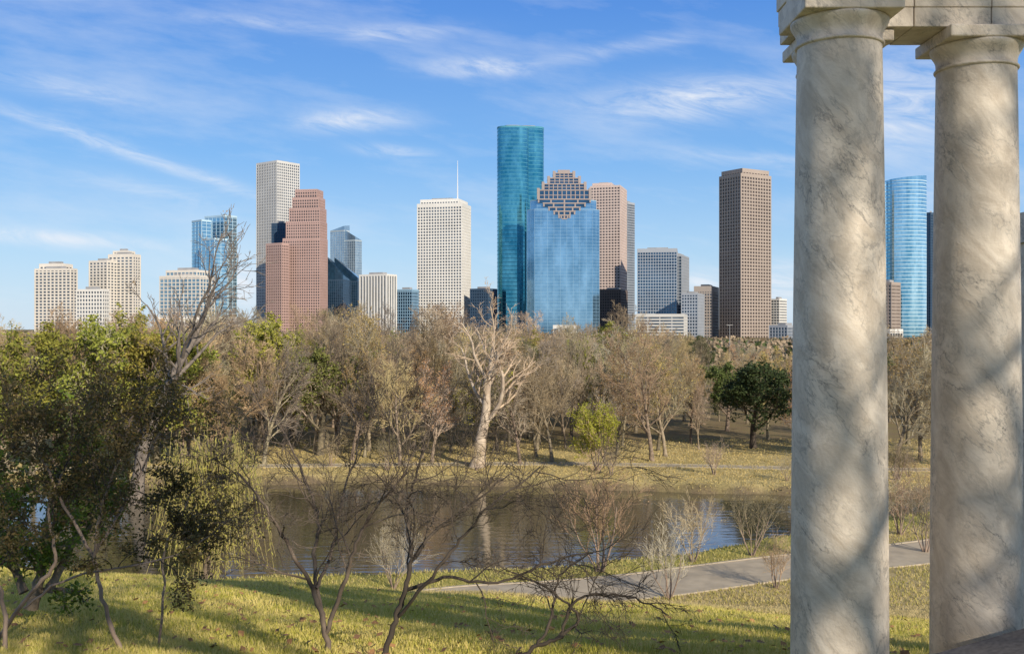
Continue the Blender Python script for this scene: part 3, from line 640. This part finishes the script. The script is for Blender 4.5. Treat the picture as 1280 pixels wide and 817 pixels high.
def cham(xl,xr,D,dep,c):
    x0=X(xl,D);x1=X(xr,D); return [Vector(p) for p in ((x0+c,D),(x1-c,D),(x1,D+c),(x1,D+dep-c),(x1-c,D+dep),(x0+c,D+dep),(x0,D+dep-c),(x0,D+c))]
t.block(cham(659,750,D,44,10),ZG,Z(262,D),roof=False,top=.3)
t.block(cham(663,746,D+3,38,9),Z(262,D)+.7,Z(250,D),roof=False,top=1)
B=Buf(); Bg=Buf(); ox,oy=t.org.x,t.org.y
def slab(xl,xr,yt,yb_,d0,d1,BB=None):
    (BB or B).prism([(X(xl,D)-ox,D+d0-oy),(X(xr,D)-ox,D+d0-oy),(X(xr,D)-ox,D+d1-oy),(X(xl,D)-ox,D+d1-oy)],Z(yb_,D)-ZG,Z(yt,D)-ZG)
# stepped gable: tiers with raised corner piers that leave notches between them
for xl,xr,yt,yb_,d0 in ((672,739,237,249.6,4.2),(678,733,229,237,5.8),(685,726,221.5,229,7.4),(692,719,215,221.5,9.0)):
    slab(xl,xr,yt,yb_,d0,34-d0*.4,Bg)
    slab(xl-.3,xr+.3,yt-.2,yt+1.2,d0-1.0,35-d0*.4)
    for xa_,xb_ in ((xl-.6,xl+2.8),(xr-2.8,xr+.6)): slab(xa_,xb_,yt-2.2,yb_-.6,d0-1.4,d0+6)
    slab(xl+2.9,xr-2.9,(yt+yb_)/2,(yt+yb_)/2+.9,d0-.7,d0+2)
    nb=max(2,round((xr-xl-6)/5.5))
    for k in range(1,nb):
        xx=xl+3+(xr-xl-6)*k/nb
        slab(xx-.55,xx+.55,yt+1.21,yb_-.8,d0-.8,d0+2)
slab(698,713,211,215,11,26)
rows=[(248.5,672,739),(253.5,678.5,732.5),(258.5,685,726),(263.5,691.5,719.5),(268.5,697.5,713.5),(273,702,709)]
for i,(yy,xl,xr) in enumerate(rows):
    slab(xl,xr,yy,yy+1.5,-.9,6 if i else 2.9)
    if i<len(rows)-1:
        slab(xl+2,xr-2,yy+1.51,rows[i+1][0]-.01,-.3,2.2,Bg)
        for xa_ in (xl+1.3,xr-1.3,(xl+xr)/2,xl*.75+xr*.25,xl*.25+xr*.75): slab(xa_-.9,xa_+.9,yy+1.52,rows[i+1][0]-.02,-.7,2.5)
t.extra.append(('granite_crown',B,f_crown)); t.extra.append(('crown_glazing',Bg,g_navy)); t.finish(roofm)
simple('rose_tower','tall pale rose granite tower with dark windows',g_brwn,f_rose,[(738,775,783,232,1700,16),(741,764,772,229,1712,16)],fh=4.8,bw=5.2,sh=2.0,pw=1.6).finish(roofm)
simple('office_tower','narrow dark glass tower with brown lower floors',g_dark,f_slate,[(774,784,793,253,1800,40)],sh=1.2,pw=.6).finish(roofm)
simple('office_block','dark brown low block below a rose tower',g_brwn,fr('granite_dark_brown',(.18,.14,.13)),[(750,776,784,362,1600,16)]).finish(roofm)
simple('office_tower','dark slate tower with pale fine grid',g_navy,f_slate,[(797,846,852,311,1450,10,{'top':5}),(838,852,861,319,1480,20)],fh=4.4,bw=3.8,sh=1.0,pw=.8).finish(roofm)
simple('parking_garage','low white parking garage with horizontal bands',g_dark,f_grey,[(795,855,863,393,1200,12,{'roof':False})],fh=3.6,bw=14,sh=1.6,pw=.8).finish(roofm)
simple('office_block','low dark glass office block',g_navy,f_slate,[(852,872,880,367,1400,20)]).finish(roofm)
simple('office_block','low grey concrete block with brown top',g_dark,fr('concrete_warm_grey',(.40,.35,.32)),[(868,890,898,358,1500,20,{'top':8})]).finish(roofm)
simple('brown_tower','tall brown granite tower with punched windows and dark side',g_brwn,f_brown,[(900,926,963,217,1450,58,{'top':4}),(903,928,960,211,1462,58,{'roof':False,'top':5})],fh=4.8,bw=5.4,sh=1.9,pw=1.9,e=.9).finish(roofm)
simple('office_block','small white striped office block',g_dark,f_white,[(964,974,983,374,1500,40)],fh=4,pw=.5).finish(roofm)
simple('office_block','long low dark glass block',g_navy,f_slate,[(962,984,1000,407,1300,40)],fh=4,sh=1).finish(roofm)
D=1500; t=Tower('curved_glass_tower','wide rounded teal-blue glass tower with gently slanted top',gm('glass_light_blue',(.14,.36,.50),(.58,.82,.92),metal=.88,var=.3,vz=.08),fr('band_teal_blue',(.55,.72,.80)),fh=5.4,bw=70,sh=.8,pw=0,e=.1)
po=ell(X(1138,D),D+20,X(1163,D)-X(1138,D),26,44,0,2.3); t.block(po,ZG,Z(226,D),top=.3,roof=False); t.wedge(po,Z(226,D),lambda u:2+u*6)
po=ell(X(1110,D),D+36,X(1126,D)-X(1110,D),22,32,0,3); t.block(po,ZG,Z(230,D),top=.3,roof=False); t.wedge(po,Z(230,D),lambda u:1+u*5); t.finish(roofm)
simple('office_tower','dark navy glass tower',g_navy,f_navy,[(1158,1163,1169,266,1650,50)]).finish(roofm)
simple('brown_block','brown and glass low block with glass front',g_brwn,f_brown,[(1098,1114,1125,353,1300,45)],sh=1.5).finish(roofm)
for xl,xc,xr,yt,D_,a_,lab in ((692,712,720,407,1000,14,'small white block with tall windows'),(748,785,793,416,950,14,'low white commercial building'),(1098,1112,1128,412,1100,45,'low pale commercial building')):
    simple('low_building',lab,g_navy,f_white,[(xl,xc,xr,yt,D_,a_,{'roof':False})],fh=5,bw=6,sh=1.4,pw=1).finish(roofm)
lm=mat('lamp_metal',(.4,.4,.4),None,3,.5,.5)
for px,d,h in ((912,300,12.5),(884,320,12)):
    x=X(px,d); e=empty('street_lamp',(x,d,gz(x,d))); B=Buf(); B.tube([Vector((0,0,0)),Vector((0,0,h*.95)),Vector((0,0,h))],[.12,.07,.07],8); obj('pole',B.mesh('pole',[lm],True),e)
    B=Buf(); B.prism([(-.9,-.12),(.9,-.12),(.9,.12),(-.9,.12)],h+.01,h+.14); obj('lamp_head',B.mesh('lamp_head',[lm]),e); tag(e,'tall grey twin-armed street lamp near the towers','street lamp','street lamps')
# ---------------------------------------------------------------- sky, sun, camera
w=bpy.data.worlds.new('World'); sc.world=w; w.use_nodes=True; nt=w.node_tree; N=nt.nodes; L=nt.links
bg=N['Background']; bg.inputs[1].default_value=.12
sky=N.new('ShaderNodeTexSky'); sky.sky_type='NISHITA'; sky.sun_disc=False; sky.sun_elevation=R(SUN_EL); sky.sun_rotation=R(180-SUN_AZ); sky.air_density=1.0; sky.dust_density=.3; sky.ozone_density=3.0
tc=N.new('ShaderNodeTexCoord'); sp=N.new('ShaderNodeSeparateXYZ'); L.new(tc.outputs['Generated'],sp.inputs[0])
def M(op,a,b_=None,c=None,clamp=False):
    n=N.new('ShaderNodeMath'); n.operation=op; n.use_clamp=clamp
    for i,v in enumerate((a,b_,c)):
        if v is None: continue
        if isinstance(v,(int,float)): n.inputs[i].default_value=v
        else: L.new(v,n.inputs[i])
    return n.outputs[0]
ym=M('MAXIMUM',sp.outputs[1],.02); U=M('DIVIDE',sp.outputs[0],ym); Vv=M('DIVIDE',sp.outputs[2],ym)
rp=N.new('ShaderNodeValToRGB'); els=rp.color_ramp.elements
stops=[(0,(.58,.74,.92)),(.07,(.42,.66,.93)),(.16,(.20,.47,.90)),(.30,(.085,.285,.80)),(.36,(.09,.26,.68)),(.6,(.13,.20,.34)),(1,(.10,.15,.24))]
els[0].position=0; els[0].color=(*stops[0][1],1); els[1].position=1; els[1].color=(*stops[-1][1],1)
for p_,c_ in stops[1:-1]:
    q=els.new(p_); q.color=(*c_,1)
L.new(M('MAXIMUM',sp.outputs[2],0.0),rp.inputs[0])
sv=N.new('ShaderNodeVectorMath'); sv.operation='SCALE'; sv.inputs[3].default_value=8.3; L.new(rp.outputs[0],sv.inputs[0])
ms=N.new('ShaderNodeMix'); ms.data_type='RGBA'; ms.inputs[0].default_value=.82; L.new(sky.outputs[0],ms.inputs[6]); L.new(sv.outputs[0],ms.inputs[7])
cl=[(600,85,60,11,-.02,.95),(440,151,62,13,.05,1.0),(870,125,130,24,.08,.95),(495,190,45,8,-.1,.8),(500,42,70,10,.05,.55),(160,190,200,9,-.33,.7),(60,298,120,10,-.08,.9),(302,358,26,30,0,1.1),(975,355,48,24,0,1.1),(882,350,28,12,0,1.0),(80,110,110,14,-.15,.45),(1130,130,80,60,0,.75),(330,30,120,9,-.1,.35),(200,240,120,12,-.2,.35),(940,200,120,12,-.06,.4),(780,60,90,10,.15,.4),(1140,245,60,18,0,.5)]
tot=None
for px,py,ax,ay,rot,s in cl:
    du=M('SUBTRACT',U,(px-640)/FP); dv=M('SUBTRACT',Vv,(HOR-py)/FP); c,s_=math.cos(rot),math.sin(rot)
    a=M('ADD',M('MULTIPLY',du,c/(ax/FP)),M('MULTIPLY',dv,s_/(ax/FP))); b_=M('ADD',M('MULTIPLY',du,-s_/(ay/FP)),M('MULTIPLY',dv,c/(ay/FP)))
    e_=M('MULTIPLY',M('POWER',2.718,M('MULTIPLY',M('ADD',M('MULTIPLY',a,a),M('MULTIPLY',b_,b_)),-1.0)),s); tot=e_ if tot is None else M('ADD',tot,e_)
cb=N.new('ShaderNodeCombineXYZ'); L.new(M('MULTIPLY',U,5.0),cb.inputs[0]); L.new(M('ADD',M('MULTIPLY',Vv,20.0),M('MULTIPLY',U,3.0)),cb.inputs[1])
no=N.new('ShaderNodeTexNoise'); no.inputs['Scale'].default_value=2.2; no.inputs['Detail'].default_value=12; no.inputs['Roughness'].default_value=.66; no.inputs['Distortion'].default_value=1.0; L.new(cb.outputs[0],no.inputs['Vector'])
ns=N.new('ShaderNodeMapRange'); ns.inputs[1].default_value=.35; ns.inputs[2].default_value=.70; ns.inputs[3].default_value=.12; ns.inputs[4].default_value=1.3; L.new(no.outputs['Fac'],ns.inputs[0])
no2=N.new('ShaderNodeTexNoise'); no2.inputs['Scale'].default_value=.7; no2.inputs['Detail'].default_value=10; no2.inputs['Roughness'].default_value=.6; L.new(cb.outputs[0],no2.inputs['Vector'])
ns2=N.new('ShaderNodeMapRange'); ns2.inputs[1].default_value=.47; ns2.inputs[2].default_value=.8; ns2.inputs[3].default_value=0; ns2.inputs[4].default_value=.5; L.new(no2.outputs['Fac'],ns2.inputs[0])
fac=M('ADD',M('MULTIPLY',tot,ns.outputs[0]),ns2.outputs[0],clamp=True)
mx=N.new('ShaderNodeMix'); mx.data_type='RGBA'; L.new(M('MULTIPLY',fac,.85),mx.inputs[0]); L.new(ms.outputs[2],mx.inputs[6]); mx.inputs[7].default_value=(7.2,7.5,8.0,1); L.new(mx.outputs[2],bg.inputs[0])
sd=Vector((math.sin(R(SUN_AZ))*math.cos(R(SUN_EL)),-math.cos(R(SUN_AZ))*math.cos(R(SUN_EL)),math.sin(R(SUN_EL))))
li=bpy.data.lights.new('sun','SUN'); li.energy=5.0; li.angle=R(.5); li.color=(1,.89,.72); so=bpy.data.objects.new('sun',li); sc.collection.objects.link(so); so.rotation_euler=sd.to_track_quat('Z','Y').to_euler(); so.location=(0,0,50)
cam=bpy.data.cameras.new('camera'); cam.sensor_width=36; cam.lens=36; cam.clip_end=20000; cam.clip_start=.1; co=bpy.data.objects.new('camera',cam); sc.collection.objects.link(co); co.rotation_euler=(R(90),0,0); sc.camera=co
cam.shift_y=0.001
sc.view_settings.view_transform='Standard'; sc.view_settings.look='None'; sc.view_settings.exposure=0
